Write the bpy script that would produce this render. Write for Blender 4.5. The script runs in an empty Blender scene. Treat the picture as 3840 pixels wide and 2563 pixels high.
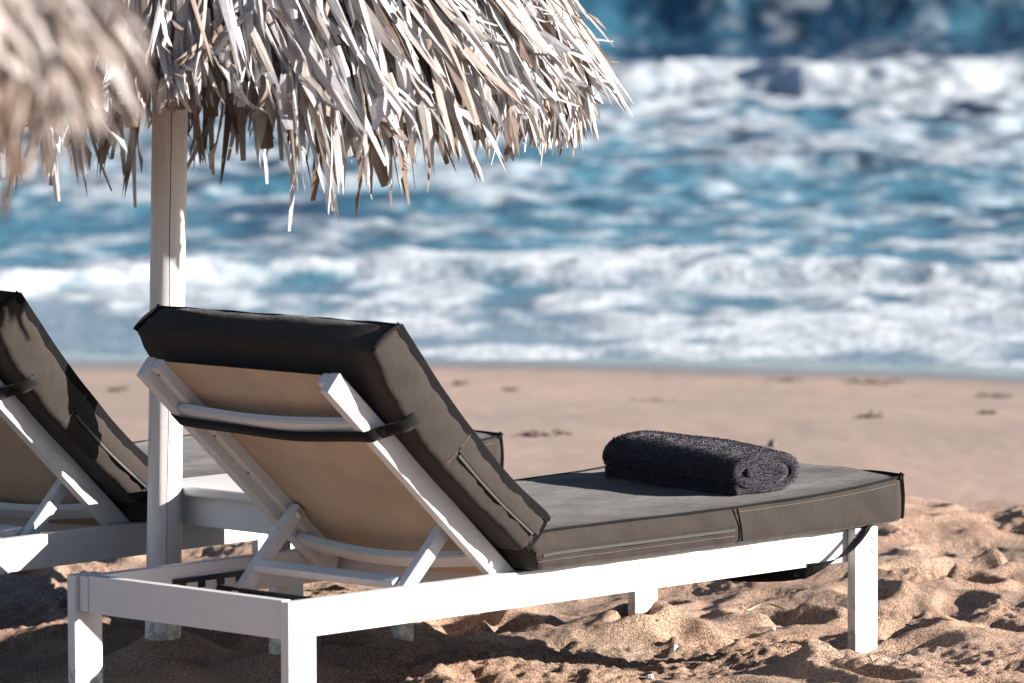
import bpy, bmesh, math, random
import numpy as np
from mathutils import Vector, Matrix

# ------------------------------------------------------------------ camera, sky, sun, exposure
S = bpy.context.scene
COL = S.collection
random.seed(7)
RNG = np.random.default_rng(11)

CAM_Z = 1.8823
PITCH, ROLL = 0.08406603, -0.0053444
cam = bpy.data.cameras.new('camera')
cam.sensor_width = 36.0
cam.lens = 20396.78 / 3840 * 36.0
cam.clip_start, cam.clip_end = 0.5, 6000
cam.dof.use_dof = True
cam.dof.focus_distance = 13.05
cam.dof.aperture_fstop = 5.4
cam_o = bpy.data.objects.new('camera', cam)
COL.objects.link(cam_o)
cam_o.matrix_world = (Matrix.Translation((0, 0, CAM_Z)) @ Matrix.Rotation(math.pi / 2 - PITCH, 4, 'X')
                      @ Matrix.Rotation(ROLL, 4, 'Z'))
S.camera = cam_o

SUN_EL = math.radians(18.8)
SUN_AZ = math.atan2(0.9827, -0.1844)
world = bpy.data.worlds.new('World')
S.world = world
world.use_nodes = True
wn = world.node_tree
bg = wn.nodes['Background']
sky = wn.nodes.new('ShaderNodeTexSky')
sky.sky_type = 'NISHITA'
sky.sun_disc = False
sky.sun_elevation = SUN_EL
sky.sun_rotation = SUN_AZ
sky.air_density = 0.7
sky.dust_density = 0.3
sky.ozone_density = 1.5
wn.links.new(sky.outputs[0], bg.inputs[0])
bg.inputs[1].default_value = 0.05

sun = bpy.data.lights.new('sun', 'SUN')
sun.energy = 5.0
sun.angle = math.radians(0.53)
sun.color = (1.0, 0.925, 0.86)
sun_o = bpy.data.objects.new('sun', sun)
COL.objects.link(sun_o)
to_sun = Vector((math.sin(SUN_AZ) * math.cos(SUN_EL), math.cos(SUN_AZ) * math.cos(SUN_EL), math.sin(SUN_EL)))
sun_o.rotation_euler = (-to_sun).to_track_quat('-Z', 'Y').to_euler()
sun_o.location = to_sun * 60

S.view_settings.view_transform = 'Standard'
S.view_settings.look = 'None'
S.view_settings.gamma = 1.0
S.view_settings.use_curve_mapping = False
S.view_settings.exposure = 1.45
S.render.engine = 'CYCLES'
S.cycles.max_bounces = 8
S.cycles.diffuse_bounces = 1

# ------------------------------------------------------------------ numpy noise
TBL = np.random.default_rng(3).random((512, 512))


def vn(x, y, seed=0):
    x = np.asarray(x, float) + seed * 17.31
    y = np.asarray(y, float) + seed * 9.17
    xi = np.floor(x).astype(int)
    yi = np.floor(y).astype(int)
    fx = x - xi
    fy = y - yi
    fx = fx * fx * fx * (fx * (fx * 6 - 15) + 10)
    fy = fy * fy * fy * (fy * (fy * 6 - 15) + 10)
    g = lambda a, b: TBL[a % 512, b % 512]
    return ((g(xi, yi) * (1 - fx) + g(xi + 1, yi) * fx) * (1 - fy)
            + (g(xi, yi + 1) * (1 - fx) + g(xi + 1, yi + 1) * fx) * fy)


def fbm(x, y, octv=4, seed=0, gain=0.5):
    a, s, t = 1.0, 0.0, 0.0
    for i in range(octv):
        c, n = math.cos(0.6 * i), math.sin(0.6 * i)
        s = s + a * vn((x * c - y * n) * 2 ** i, (x * n + y * c) * 2 ** i, seed + i * 3)
        t += a
        a *= gain
    return s / t


def sst(a, b, x):
    t = np.clip((x - a) / (b - a), 0, 1)
    return t * t * (3 - 2 * t)


# ------------------------------------------------------------------ material helpers
def new_mat(name):
    m = bpy.data.materials.new(name)
    m.use_nodes = True
    nt = m.node_tree
    return m, nt, nt.nodes['Principled BSDF']


def N(nt, typ, **kw):
    n = nt.nodes.new(typ)
    for k, v in kw.items():
        setattr(n, k, v)
    return n


def noise(nt, scale, detail=4, rough=0.55, vec=None, stretch=None):
    n = N(nt, 'ShaderNodeTexNoise')
    n.inputs['Scale'].default_value = scale
    n.inputs['Detail'].default_value = detail
    n.inputs['Roughness'].default_value = rough
    if vec is None:
        vec = N(nt, 'ShaderNodeTexCoord').outputs['Object']
    if stretch:
        mp = N(nt, 'ShaderNodeMapping')
        mp.inputs['Scale'].default_value = stretch
        nt.links.new(vec, mp.inputs['Vector'])
        vec = mp.outputs[0]
    nt.links.new(vec, n.inputs['Vector'])
    return n


def ramp(nt, src, stops):
    r = N(nt, 'ShaderNodeValToRGB')
    els = r.color_ramp.elements
    while len(els) < len(stops):
        els.new(0.5)
    for e, (p, c) in zip(els, stops):
        e.position = p
        e.color = (c[0], c[1], c[2], 1) if isinstance(c, (tuple, list)) else (c, c, c, 1)
    nt.links.new(src, r.inputs[0])
    return r


def mix(nt, fac, a, b, typ='MIX'):
    m = N(nt, 'ShaderNodeMix', data_type='RGBA', blend_type=typ)
    for sock, v in ((0, fac), (6, a), (7, b)):
        if isinstance(v, (int, float)):
            m.inputs[sock].default_value = v if sock == 0 else (v, v, v, 1)
        elif isinstance(v, tuple):
            m.inputs[sock].default_value = (*v[:3], 1)
        else:
            nt.links.new(v, m.inputs[sock])
    return m.outputs[2]


def bump(nt, h, strength, dist, prev=None):
    b = N(nt, 'ShaderNodeBump')
    b.inputs['Strength'].default_value = strength
    b.inputs['Distance'].default_value = dist
    nt.links.new(h, b.inputs['Height'])
    if prev is not None:
        nt.links.new(prev, b.inputs['Normal'])
    return b.outputs[0]


def mat_white_paint():
    m, nt, p = new_mat('white_paint')
    big = noise(nt, 3.0, 3)
    base = mix(nt, big.outputs[0], (0.76, 0.74, 0.725), (0.69, 0.665, 0.65))
    grain = noise(nt, 14, 6, 0.7, stretch=(1.2, 9, 9))
    g = ramp(nt, grain.outputs[0], [(0.42, 0.0), (0.75, 1.0)])
    base = mix(nt, mix(nt, 0.30, 0.0, g.outputs[0]), base, (0.52, 0.47, 0.43))
    sp = N(nt, 'ShaderNodeSeparateXYZ')
    nt.links.new(N(nt, 'ShaderNodeTexCoord').outputs['Object'], sp.inputs[0])
    mr = N(nt, 'ShaderNodeMapRange')
    nt.links.new(sp.outputs[2], mr.inputs[0])
    mr.inputs[1].default_value, mr.inputs[2].default_value = 0.02, 0.15
    mr.inputs[3].default_value, mr.inputs[4].default_value = 0.62, 0.36
    dn = noise(nt, 38, 5, 0.7)
    cmp = N(nt, 'ShaderNodeMath', operation='SUBTRACT')
    nt.links.new(mr.outputs[0], cmp.inputs[0])
    nt.links.new(dn.outputs[0], cmp.inputs[1])
    dirt = ramp(nt, cmp.outputs[0], [(0.0, 0.0), (0.10, 0.75)])
    base = mix(nt, dirt.outputs[0], base, (0.34, 0.26, 0.20))
    chip = noise(nt, 55, 3, 0.6, stretch=(0.7, 1.6, 1.6))
    c = ramp(nt, chip.outputs[0], [(0.735, 0.0), (0.765, 1.0)])
    base = mix(nt, c.outputs[0], base, (0.20, 0.15, 0.12))
    nt.links.new(base, p.inputs['Base Color'])
    p.inputs['Roughness'].default_value = 0.42
    nrm = bump(nt, grain.outputs[0], 0.22, 0.002)
    nrm = bump(nt, c.outputs[0], -0.4, 0.001, nrm)
    nt.links.new(nrm, p.inputs['Normal'])
    return m


def mat_fabric(name, col, sheen=0.25):
    m, nt, p = new_mat(name)
    tc = N(nt, 'ShaderNodeTexCoord').outputs['Object']
    n1 = noise(nt, 260, 2, 0.6, tc)
    n2 = noise(nt, 5, 5, 0.6, tc)
    n3 = noise(nt, 60, 3, 0.6, tc, stretch=(0.25, 1, 1))
    hi = tuple(c * 1.28 for c in col)
    lo = tuple(c * 0.74 for c in col)
    b = mix(nt, n1.outputs[0], lo, hi)
    f2 = ramp(nt, n2.outputs[0], [(0.3, 0.0), (0.72, 1.0)])
    b = mix(nt, mix(nt, 0.35, 0.0, f2.outputs[0]), b, tuple(min(1, c * 1.35 + 0.012) for c in col))
    b = mix(nt, mix(nt, 0.30, 0.0, n3.outputs[0]), b, lo)
    nt.links.new(b, p.inputs['Base Color'])
    p.inputs['Roughness'].default_value = 0.85
    p.inputs['Specular IOR Level'].default_value = 0.06
    p.inputs['Sheen Weight'].default_value = sheen
    p.inputs['Sheen Roughness'].default_value = 0.45
    w = N(nt, 'ShaderNodeTexWave', bands_direction='Y')
    w.inputs['Scale'].default_value = 180
    w.inputs['Distortion'].default_value = 1.0
    nt.links.new(tc, w.inputs['Vector'])
    nrm = bump(nt, w.outputs[0], 0.15, 0.0006)
    nrm = bump(nt, n1.outputs[0], 0.5, 0.0008, nrm)
    nrm = bump(nt, n2.outputs[0], 0.5, 0.016, nrm)
    n4 = noise(nt, 22, 3, 0.55, tc, stretch=(1, 0.5, 0.22))
    nrm = bump(nt, n4.outputs[0], 0.5, 0.006, nrm)
    nt.links.new(nrm, p.inputs['Normal'])
    return m


def mat_sling():
    m, nt, p = new_mat('sling_mesh')
    tc = N(nt, 'ShaderNodeTexCoord').outputs['Object']
    n2 = noise(nt, 7, 5, 0.65, tc)
    b = mix(nt, ramp(nt, n2.outputs[0], [(0.35, 0.0), (0.68, 1.0)]).outputs[0], (0.55, 0.415, 0.30), (0.44, 0.33, 0.24))
    hs = []
    for d in ('Y', 'Z'):
        w = N(nt, 'ShaderNodeTexWave', bands_direction=d)
        w.inputs['Scale'].default_value = 50
        nt.links.new(tc, w.inputs['Vector'])
        hs.append(w.outputs[0])
    g = mix(nt, 0.5, hs[0], hs[1])
    b = mix(nt, mix(nt, 0.18, 0.0, g), b, (0.2, 0.13, 0.08))
    nt.links.new(b, p.inputs['Base Color'])
    p.inputs['Roughness'].default_value = 0.8
    nt.links.new(bump(nt, g, 0.3, 0.0008), p.inputs['Normal'])
    return m


def mat_plain(name, col, rough=0.5, metal=0.0, var=0.15, scale=30):
    m, nt, p = new_mat(name)
    n = noise(nt, scale, 4)
    b = mix(nt, n.outputs[0], tuple(c * (1 - var) for c in col), tuple(min(1, c * (1 + var)) for c in col))
    nt.links.new(b, p.inputs['Base Color'])
    p.inputs['Roughness'].default_value = rough
    p.inputs['Metallic'].default_value = metal
    nt.links.new(bump(nt, n.outputs[0], 0.2, 0.002), p.inputs['Normal'])
    return m


def mat_sand():
    m, nt, p = new_mat('sand')
    tc = N(nt, 'ShaderNodeTexCoord').outputs['Object']
    big = noise(nt, 1.3, 4, 0.55, tc)
    mid = noise(nt, 9, 4, 0.6, tc)
    fine = noise(nt, 190, 2, 0.7, tc)
    gr = noise(nt, 420, 1, 0.5, tc)
    base = mix(nt, ramp(nt, big.outputs[0], [(0.35, 0.0), (0.68, 1.0)]).outputs[0], (0.425, 0.275, 0.188), (0.315, 0.249, 0.192))
    base = mix(nt, mix(nt, 0.5, 0.0, mid.outputs[0]), base, (0.45, 0.290, 0.198))
    spk = ramp(nt, fine.outputs[0], [(0.36, 0.0), (0.5, 0.55), (0.64, 1.0)])
    base = mix(nt, 0.75, base, mix(nt, spk.outputs[0], (0.18, 0.17, 0.165), (1.60, 1.58, 1.56)), 'MULTIPLY')
    at = N(nt, 'ShaderNodeAttribute', attribute_name='damp')
    sep = N(nt, 'ShaderNodeSeparateColor')
    nt.links.new(at.outputs['Color'], sep.inputs[0])
    damp, wet = sep.outputs[0], sep.outputs[1]
    stk = noise(nt, 1.0, 5, 0.6, tc, stretch=(1.1, 0.45, 1))
    dcol = mix(nt, ramp(nt, stk.outputs[0], [(0.36, 0.0), (0.66, 1.0)]).outputs[0], (0.415, 0.298, 0.226), (0.315, 0.240, 0.195))
    dcol = mix(nt, 0.25, dcol, mix(nt, mid.outputs[0], (0.25, 0.19, 0.155), (0.45, 0.335, 0.26)))
    base = mix(nt, damp, base, dcol)
    base = mix(nt, wet, base, (0.16, 0.16, 0.165))
    nt.links.new(base, p.inputs['Base Color'])
    rr = N(nt, 'ShaderNodeMapRange')
    nt.links.new(wet, rr.inputs[0])
    rr.inputs[3].default_value = 0.9
    rr.inputs[4].default_value = 0.12
    nt.links.new(rr.outputs[0], p.inputs['Roughness'])
    p.inputs['Specular IOR Level'].default_value = 0.3
    inv = N(nt, 'ShaderNodeMath', operation='SUBTRACT')
    inv.inputs[0].default_value = 1.0
    nt.links.new(damp, inv.inputs[1])
    b1 = N(nt, 'ShaderNodeBump')
    b1.inputs['Distance'].default_value = 0.006
    nt.links.new(inv.outputs[0], b1.inputs['Strength'])
    nt.links.new(fine.outputs[0], b1.inputs['Height'])
    b2 = N(nt, 'ShaderNodeBump')
    b2.inputs['Distance'].default_value = 0.003
    nt.links.new(inv.outputs[0], b2.inputs['Strength'])
    nt.links.new(gr.outputs[0], b2.inputs['Height'])
    nt.links.new(b1.outputs[0], b2.inputs['Normal'])
    nt.links.new(b2.outputs[0], p.inputs['Normal'])
    return m


def mat_sea():
    m, nt, p = new_mat('sea_water')
    at = N(nt, 'ShaderNodeAttribute', attribute_name='foam_sky')
    sep = N(nt, 'ShaderNodeSeparateColor')
    nt.links.new(at.outputs['Color'], sep.inputs[0])
    foam_sky, depth, green = sep.outputs[0], sep.outputs[1], sep.outputs[2]
    water = mix(nt, depth, (0.060, 0.175, 0.240), (0.003, 0.030, 0.066))
    water = mix(nt, green, water, (0.022, 0.034, 0.030))
    sh = N(nt, 'ShaderNodeAttribute', attribute_name='shallow_sky')
    water = mix(nt, sh.outputs['Fac'], water, (0.19, 0.255, 0.30))  # shoreline water over sand, with reflected sky painted into its pale tone
    tc = N(nt, 'ShaderNodeTexCoord').outputs['Object']
    fn = noise(nt, 6, 5, 0.65, tc)
    fcol = mix(nt, fn.outputs[0], (0.43, 0.50, 0.54), (0.63, 0.645, 0.65))
    nt.links.new(mix(nt, foam_sky, water, fcol), p.inputs['Base Color'])
    rr = N(nt, 'ShaderNodeMapRange')
    nt.links.new(foam_sky, rr.inputs[0])
    rr.inputs[3].default_value = 0.30
    rr.inputs[4].default_value = 0.9
    nt.links.new(rr.outputs[0], p.inputs['Roughness'])
    p.inputs['IOR'].default_value = 1.33
    sp = N(nt, 'ShaderNodeMapRange')
    nt.links.new(foam_sky, sp.inputs[0])
    sp.inputs[3].default_value = 0.16
    sp.inputs[4].default_value = 0.05
    nt.links.new(sp.outputs[0], p.inputs['Specular IOR Level'])
    n1 = noise(nt, 2.2, 5, 0.6, tc)
    n2 = noise(nt, 9, 4, 0.6, tc)
    nrm = bump(nt, n1.outputs[0], 0.35, 0.20)
    nrm = bump(nt, n2.outputs[0], 0.4, 0.04, nrm)
    nt.links.new(nrm, p.inputs['Normal'])
    return m


def mat_leaf(name, per_object):
    m, nt, p = new_mat(name)
    tc = N(nt, 'ShaderNodeTexCoord').outputs['Object']
    if per_object:
        col = N(nt, 'ShaderNodeObjectInfo').outputs['Color']
        st = noise(nt, 1.0, 5, 0.65, tc, stretch=(5, 3.5, 5))
        bl = noise(nt, 2.5, 3, 0.6, tc)
    else:
        col = N(nt, 'ShaderNodeAttribute', attribute_name='tone').outputs['Color']
        st = noise(nt, 60, 4, 0.65, tc, stretch=(1, 1, 0.15))
        bl = noise(nt, 9, 3, 0.6, tc)
    b = mix(nt, ramp(nt, st.outputs[0], [(0.35, 0.0), (0.7, 0.6)]).outputs[0], col, mix(nt, 0.6, col, (0.25, 0.20, 0.165)))
    b = mix(nt, ramp(nt, bl.outputs[0], [(0.5, 0.0), (0.75, 0.55)]).outputs[0], b, mix(nt, 0.5, col, (0.74, 0.70, 0.68)))
    nt.links.new(b, p.inputs['Base Color'])
    p.inputs['Roughness'].default_value = 0.55
    p.inputs['Specular IOR Level'].default_value = 0.35
    nt.links.new(bump(nt, st.outputs[0], 0.35, 0.003), p.inputs['Normal'])
    tr = N(nt, 'ShaderNodeBsdfTranslucent')
    nt.links.new(b, tr.inputs['Color'])
    mx = N(nt, 'ShaderNodeMixShader')
    mx.inputs[0].default_value = 0.14
    nt.links.new(p.outputs[0], mx.inputs[1])
    nt.links.new(tr.outputs[0], mx.inputs[2])
    nt.links.new(mx.outputs[0], nt.nodes['Material Output'].inputs['Surface'])
    return m


M_WHITE = mat_white_paint()
M_FAB = mat_fabric('grey_fabric', (0.0355, 0.0295, 0.0255), 0.12)
M_PIPE = mat_fabric('dark_piping', (0.010, 0.010, 0.010), 0.05)
M_STRAP = mat_fabric('dark_webbing', (0.012, 0.012, 0.012), 0.05)
M_STITCH = mat_plain('thread', (0.17, 0.145, 0.12), 0.8)
M_SLING = mat_sling()
M_METAL = mat_plain('dark_metal', (0.035, 0.04, 0.045), 0.35, 0.6)
M_SCREW = mat_plain('screw_metal', (0.30, 0.28, 0.26), 0.4, 0.8)
M_ZIP = mat_plain('zip_teeth', (0.05, 0.05, 0.05), 0.35, 0.3)
M_SAND = mat_sand()
M_SEA = mat_sea()
M_LEAF = mat_leaf('palm_leaf', True)
M_THATCH = mat_leaf('palm_thatch', False)
M_CORE = mat_plain('thatch_core', (0.10, 0.065, 0.04), 0.9)
M_BRANCH = mat_plain('rafter_wood', (0.16, 0.11, 0.075), 0.8)
M_TOWEL = mat_fabric('towel_terry', (0.030, 0.028, 0.036), 0.22)
M_WEED = mat_plain('seaweed', (0.105, 0.075, 0.056), 0.7, var=0.4)
M_DRY = mat_plain('dry_leaf', (0.38, 0.30, 0.21), 0.7, var=0.4, scale=60)
M_TWIG = mat_plain('twig_bark', (0.12, 0.085, 0.06), 0.85, var=0.4, scale=60)
M_SHELL = mat_plain('white_shell', (0.80, 0.77, 0.74), 0.5)
M_PEB = mat_plain('pebble', (0.30, 0.26, 0.22), 0.7, var=0.3)


# ------------------------------------------------------------------ object helpers
def obj(name, bm_or_mesh, mat, parent=None, smooth=None):
    if isinstance(bm_or_mesh, bmesh.types.BMesh):
        me = bpy.data.meshes.new(name)
        bm_or_mesh.to_mesh(me)
        bm_or_mesh.free()
    else:
        me = bm_or_mesh
    if mat and not me.materials:
        me.materials.append(mat)
    if smooth is not None:
        me.polygons.foreach_set('use_smooth', [smooth] * len(me.polygons))
    o = bpy.data.objects.new(name, me)
    COL.objects.link(o)
    if parent:
        o.parent = parent
    return o


def thing(name, label, cat, loc=(0, 0, 0), rz=0.0, group=None):
    o = bpy.data.objects.new(name, None)
    o.empty_display_size = 0.1
    COL.objects.link(o)
    o.location = loc
    o.rotation_euler = (0, 0, rz)
    return tag(o, label, cat, group)


def tag(o, label=None, cat=None, group=None, kind=None):
    for k, v in (('label', label), ('category', cat), ('group', group), ('kind', kind)):
        if v:
            o[k] = v
    return o


def V(*a):
    return Vector(a)


def add_beam(bm, p0, p1, w, h, wdir, bev=0.003):
    """box from p0 to p1, w across wdir, h across the third axis"""
    p0, p1 = Vector(p0), Vector(p1)
    d = (p1 - p0).normalized()
    wd = Vector(wdir)
    wd = (wd - d * wd.dot(d)).normalized()
    hd = d.cross(wd)
    vs = []
    for q in (p0, p1):
        for a, b in ((-1, -1), (1, -1), (1, 1), (-1, 1)):
            vs.append(bm.verts.new(q + wd * (a * w / 2) + hd * (b * h / 2)))
    fs = [(3, 2, 1, 0), (4, 5, 6, 7)] + [(i, (i + 1) % 4, 4 + (i + 1) % 4, 4 + i) for i in range(4)]
    faces = [bm.faces.new([vs[i] for i in f]) for f in fs]
    bmesh.ops.recalc_face_normals(bm, faces=faces)
    if bev:
        es = list({e for f in faces for e in f.edges})
        bmesh.ops.bevel(bm, geom=es, offset=bev, segments=2, profile=0.6, affect='EDGES')


def beam(*a, **k):
    bm = bmesh.new()
    add_beam(bm, *a, **k)
    return bm


def add_box(bm, lo, hi, bev=0.003):
    lo, hi = Vector(lo), Vector(hi)
    c = (lo + hi) / 2
    add_beam(bm, (lo.x, c.y, c.z), (hi.x, c.y, c.z), hi.y - lo.y, hi.z - lo.z, (0, 1, 0), bev)


def box(lo, hi, bev=0.003):
    bm = bmesh.new()
    add_box(bm, lo, hi, bev)
    return bm


def add_sweep(bm, pts, wd, w, h, wds=None):
    """rectangular ribbon along pts; width along wd (or per-point), thickness h"""
    pts = [Vector(p) for p in pts]
    rings = []
    for i, p in enumerate(pts):
        t = (pts[min(i + 1, len(pts) - 1)] - pts[max(i - 1, 0)]).normalized()
        a = Vector(wds[i] if wds else wd)
        a = (a - t * a.dot(t)).normalized()
        b = t.cross(a)
        rings.append([bm.verts.new(p + a * (sx * w / 2) + b * (sy * h / 2)) for sx, sy in ((-1, -1), (1, -1), (1, 1), (-1, 1))])
    fs = []
    for r0, r1 in zip(rings, rings[1:]):
        for k in range(4):
            fs.append(bm.faces.new((r0[k], r0[(k + 1) % 4], r1[(k + 1) % 4], r1[k])))
    fs.append(bm.faces.new(rings[0][::-1]))
    fs.append(bm.faces.new(rings[-1]))
    bmesh.ops.recalc_face_normals(bm, faces=fs)


def add_tube(bm, pts, r, seg=8, closed=False, rs=None):
    pts = [Vector(p) for p in pts]
    n = len(pts)
    rings = []
    ref = None
    for i, p in enumerate(pts):
        if closed:
            t = (pts[(i + 1) % n] - pts[i - 1]).normalized()
        else:
            t = (pts[min(i + 1, n - 1)] - pts[max(i - 1, 0)]).normalized()
        if ref is None:
            ref = Vector((0, 0, 1)) if abs(t.z) < 0.9 else Vector((1, 0, 0))
        a = (ref - t * ref.dot(t))
        a = a.normalized() if a.length > 1e-4 else t.orthogonal().normalized()
        ref = a
        b = t.cross(a)
        rr = rs[i] if rs else r
        rings.append([bm.verts.new(p + (a * math.cos(6.28318 * k / seg) + b * math.sin(6.28318 * k / seg)) * rr) for k in range(seg)])
    fs = []
    m = n if closed else n - 1
    for i in range(m):
        r0, r1 = rings[i], rings[(i + 1) % n]
        for k in range(seg):
            fs.append(bm.faces.new((r0[k], r0[(k + 1) % seg], r1[(k + 1) % seg], r1[k])))
    if not closed:
        fs.append(bm.faces.new(rings[0][::-1]))
        fs.append(bm.faces.new(rings[-1]))
    bmesh.ops.recalc_face_normals(bm, faces=fs)


def tube(pts, r, seg=10, rs=None):
    bm = bmesh.new()
    add_tube(bm, pts, r, seg, rs=rs)
    return bm


def mesh_np(name, verts, faces, mat, smooth=True):
    me = bpy.data.meshes.new(name)
    verts = np.asarray(verts, np.float32)
    faces = np.asarray(faces, np.int32)
    me.vertices.add(len(verts))
    me.vertices.foreach_set('co', verts.ravel())
    k = faces.shape[1]
    me.loops.add(faces.size)
    me.loops.foreach_set('vertex_index', faces.ravel())
    me.polygons.add(len(faces))
    me.polygons.foreach_set('loop_start', np.arange(0, faces.size, k, dtype=np.int32))
    me.polygons.foreach_set('use_smooth', np.full(len(faces), smooth))
    me.update(calc_edges=True)
    me.validate()
    me.materials.append(mat)
    return me


def grid_faces(nu, nv):
    i = np.arange(nu - 1)[:, None] * nv + np.arange(nv - 1)[None, :]
    return np.stack([i, i + nv, i + nv + 1, i + 1], -1).reshape(-1, 4)


def color_attr(me, name, rgb):
    a = me.color_attributes.new(name, 'FLOAT_COLOR', 'POINT')
    c = np.ones((len(me.vertices), 4), np.float32)
    c[:, :3] = rgb
    a.data.foreach_set('color', c.ravel())


# ------------------------------------------------------------------ lounger frame in world space
TH = 0.79204198
LO = Vector((-0.49300901, 11.83327462, 0.0))
EX = Vector((math.cos(TH), math.sin(TH), 0))
EY = Vector((-math.sin(TH), math.cos(TH), 0))


def L2W(x, y, z=0.0):
    return LO + EX * x + EY * y + Vector((0, 0, z))


# ------------------------------------------------------------------ sand
def axis(parts):
    out = [np.linspace(a, b, n, endpoint=False) for a, b, n in parts]
    return np.concatenate(out + [np.array([parts[-1][1]])])


gx = axis([(-400, -30, 12), (-30, -6, 24), (-6, -1.9, 50), (-1.9, 2.0, 580), (2.0, 6, 50), (6, 30, 24), (30, 400, 12)])
gy = axis([(-60, 6, 20), (6, 11.2, 60), (11.2, 14.5, 420), (14.5, 18.6, 330), (18.6, 34, 130), (34, 60, 20), (60, 400, 10)])
X, Y = np.meshgrid(gx, gy, indexing='ij')
shift = 0.18 * np.sin(X * 0.9 + 0.7) - 0.22 * X * (np.abs(X) < 30)
Yb = Y + 0.40 * np.clip(X + 0.6, 0, 6) * sst(20, 26, Y)
zb = -0.62 * sst(15.8, 30.1, Yb) - 0.055 * np.clip(Yb - 30.1, 0, 60)
zb = zb + 0.10 * sst(10.5, 6.0, Y) * (Y < 10.5)
zb += (fbm(X / 5, Y / 5, 3, 5) - 0.5) * 0.05 * sst(15, 19, Y) * (1 - sst(27, 30, Y))
# trampled part
edge = 16.95 + 0.25 * np.sin(X * 1.3) - 0.62 * np.clip(X, -3, 3) + (fbm(X * 1.5, Y * 1.5, 3, 8) - 0.5) * 1.2
tramp = 1 - sst(-0.35, 0.35, Y - edge)
rough = tramp * 1.0
h = (fbm(X * 1.7, Y * 1.7, 3, 21) - 0.5) * 0.12
r2 = fbm(X * 5.2, Y * 4.6, 2, 31)
h += (0.5 - np.abs(r2 - 0.5) * 2) * 0.020 - 0.007
crng = np.random.default_rng(23)
for k in range(270):
    cx, cy = crng.uniform(-2.3, 2.3), crng.uniform(11.0, 18.4)
    a, b = crng.uniform(0.08, 0.16), crng.uniform(0.05, 0.085)
    ang = crng.uniform(0, 3.14)
    dep = crng.uniform(0.014, 0.052)
    i0, i1 = np.searchsorted(gx, [cx - 0.36, cx + 0.36])
    j0, j1 = np.searchsorted(gy, [cy - 0.36, cy + 0.36])
    sx, sy = X[i0:i1, j0:j1] - cx, Y[i0:i1, j0:j1] - cy
    u = (sx * math.cos(ang) + sy * math.sin(ang)) / a
    v = (-sx * math.sin(ang) + sy * math.cos(ang)) / b
    rr = np.sqrt(u * u + v * v) + (vn(sx * 11 + k, sy * 11) - 0.5) * 0.42
    side = 0.6 + 0.4 * np.sin(np.arctan2(v, u) + crng.uniform(0, 6.28))
    pit = -dep * (1 - sst(0.55, 1.05, rr))
    rim = dep * 0.6 * np.exp(-((rr - 1.28) / 0.34) ** 2) * side
    h[i0:i1, j0:j1] += pit + rim
crumb = sst(0.52, 0.64, fbm(X * 2.3, Y * 2.3, 3, 44))
h = 0.065 * np.tanh(h / 0.065)
h += crumb * (fbm(X * 34, Y * 34, 3, 51) - 0.5) * 0.026
h += (fbm(X * 17, Y * 17, 3, 61) - 0.5) * 0.008
h += (fbm(X * 3.4, Y * 3.4, 2, 66) - 0.5) * 0.075
micro = (fbm(X * 75, Y * 60, 2, 71) - 0.5) * 0.004
Z = zb + tramp * (h + micro) + (1 - tramp) * ((fbm(X * 6, Y * 2.5, 3, 81) - 0.5) * 0.006) * (Y < 29)
# settle the sand against what stands in it
pins = [(L2W(1.91, 0.0), 0.012), (L2W(1.91, 0.73), 0.035), (L2W(0.04, 0.01), 0.0), (L2W(0.04, 0.73), 0.0),
        (L2W(0.655, 1.155), 0.048), (L2W(0.74, 0.83), 0.046), (L2W(1.16, 0.85), 0.040), (L2W(0.74, 1.22), 0.045), (L2W(1.16, 1.22), 0.04)]
for (p, zt), sg in zip(pins, (.10, .10, .12, .12, .12, .10, .1, .1, .1)):
    i, j = np.searchsorted(gx, p.x), np.searchsorted(gy, p.y)
    Z += (zt - Z[i, j]) * np.exp(-((X - p.x) ** 2 + (Y - p.y) ** 2) / (2 * sg * sg))


def ground_z(x, y):
    i = int(np.clip(np.searchsorted(gx, x), 0, len(gx) - 1))
    j = int(np.clip(np.searchsorted(gy, y), 0, len(gy) - 1))
    return float(Z[i, j])


damp = 1 - tramp
shore = 28.3 - 0.40 * np.clip(X + 0.6, 0, 6)
wet = sst(-1.3, 0.35, Y - shore + (fbm(X * 0.8, Y * 0.8, 2, 91) - 0.5) * 0.5)
me = mesh_np('sand_beach', np.stack([X, Y, Z], -1).reshape(-1, 3), grid_faces(len(gx), len(gy)), M_SAND)
color_attr(me, 'damp', np.stack([damp, wet, 0 * wet], -1).reshape(-1, 3))
tag(obj('sand_beach', me, None), kind='structure')

# ------------------------------------------------------------------ sea
sx_ = axis([(-900, -60, 14), (-60, -9, 50), (-9, 11, 330), (11, 60, 50), (60, 900, 14)])
yy = [23.5]
while yy[-1] < 3500:
    yy.append(yy[-1] + (0.10 if yy[-1] < 40 else 0.17 if yy[-1] < 60 else 0.28 if yy[-1] < 125 else yy[-1] * 0.04))
sy_ = np.array(yy)
X, Y = np.meshgrid(sx_, sy_, indexing='ij')
wob = (fbm(X * 0.22, Y * 0.05, 3, 101) - 0.5)
SEA = -0.60
deep = sst(30, 48, Y)
far = sst(60, 110, Y)
chop = (fbm(X * 0.70, Y * 0.75, 4, 111, 0.6) - 0.5)
chop2 = 0.5 - np.abs(fbm(X * 1.6, Y * 0.9, 3, 121) - 0.5) * 2
z = SEA + deep * (chop * 0.28 + (chop2 - 0.35) * 0.08) + (1 - deep) * chop * 0.05
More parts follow.
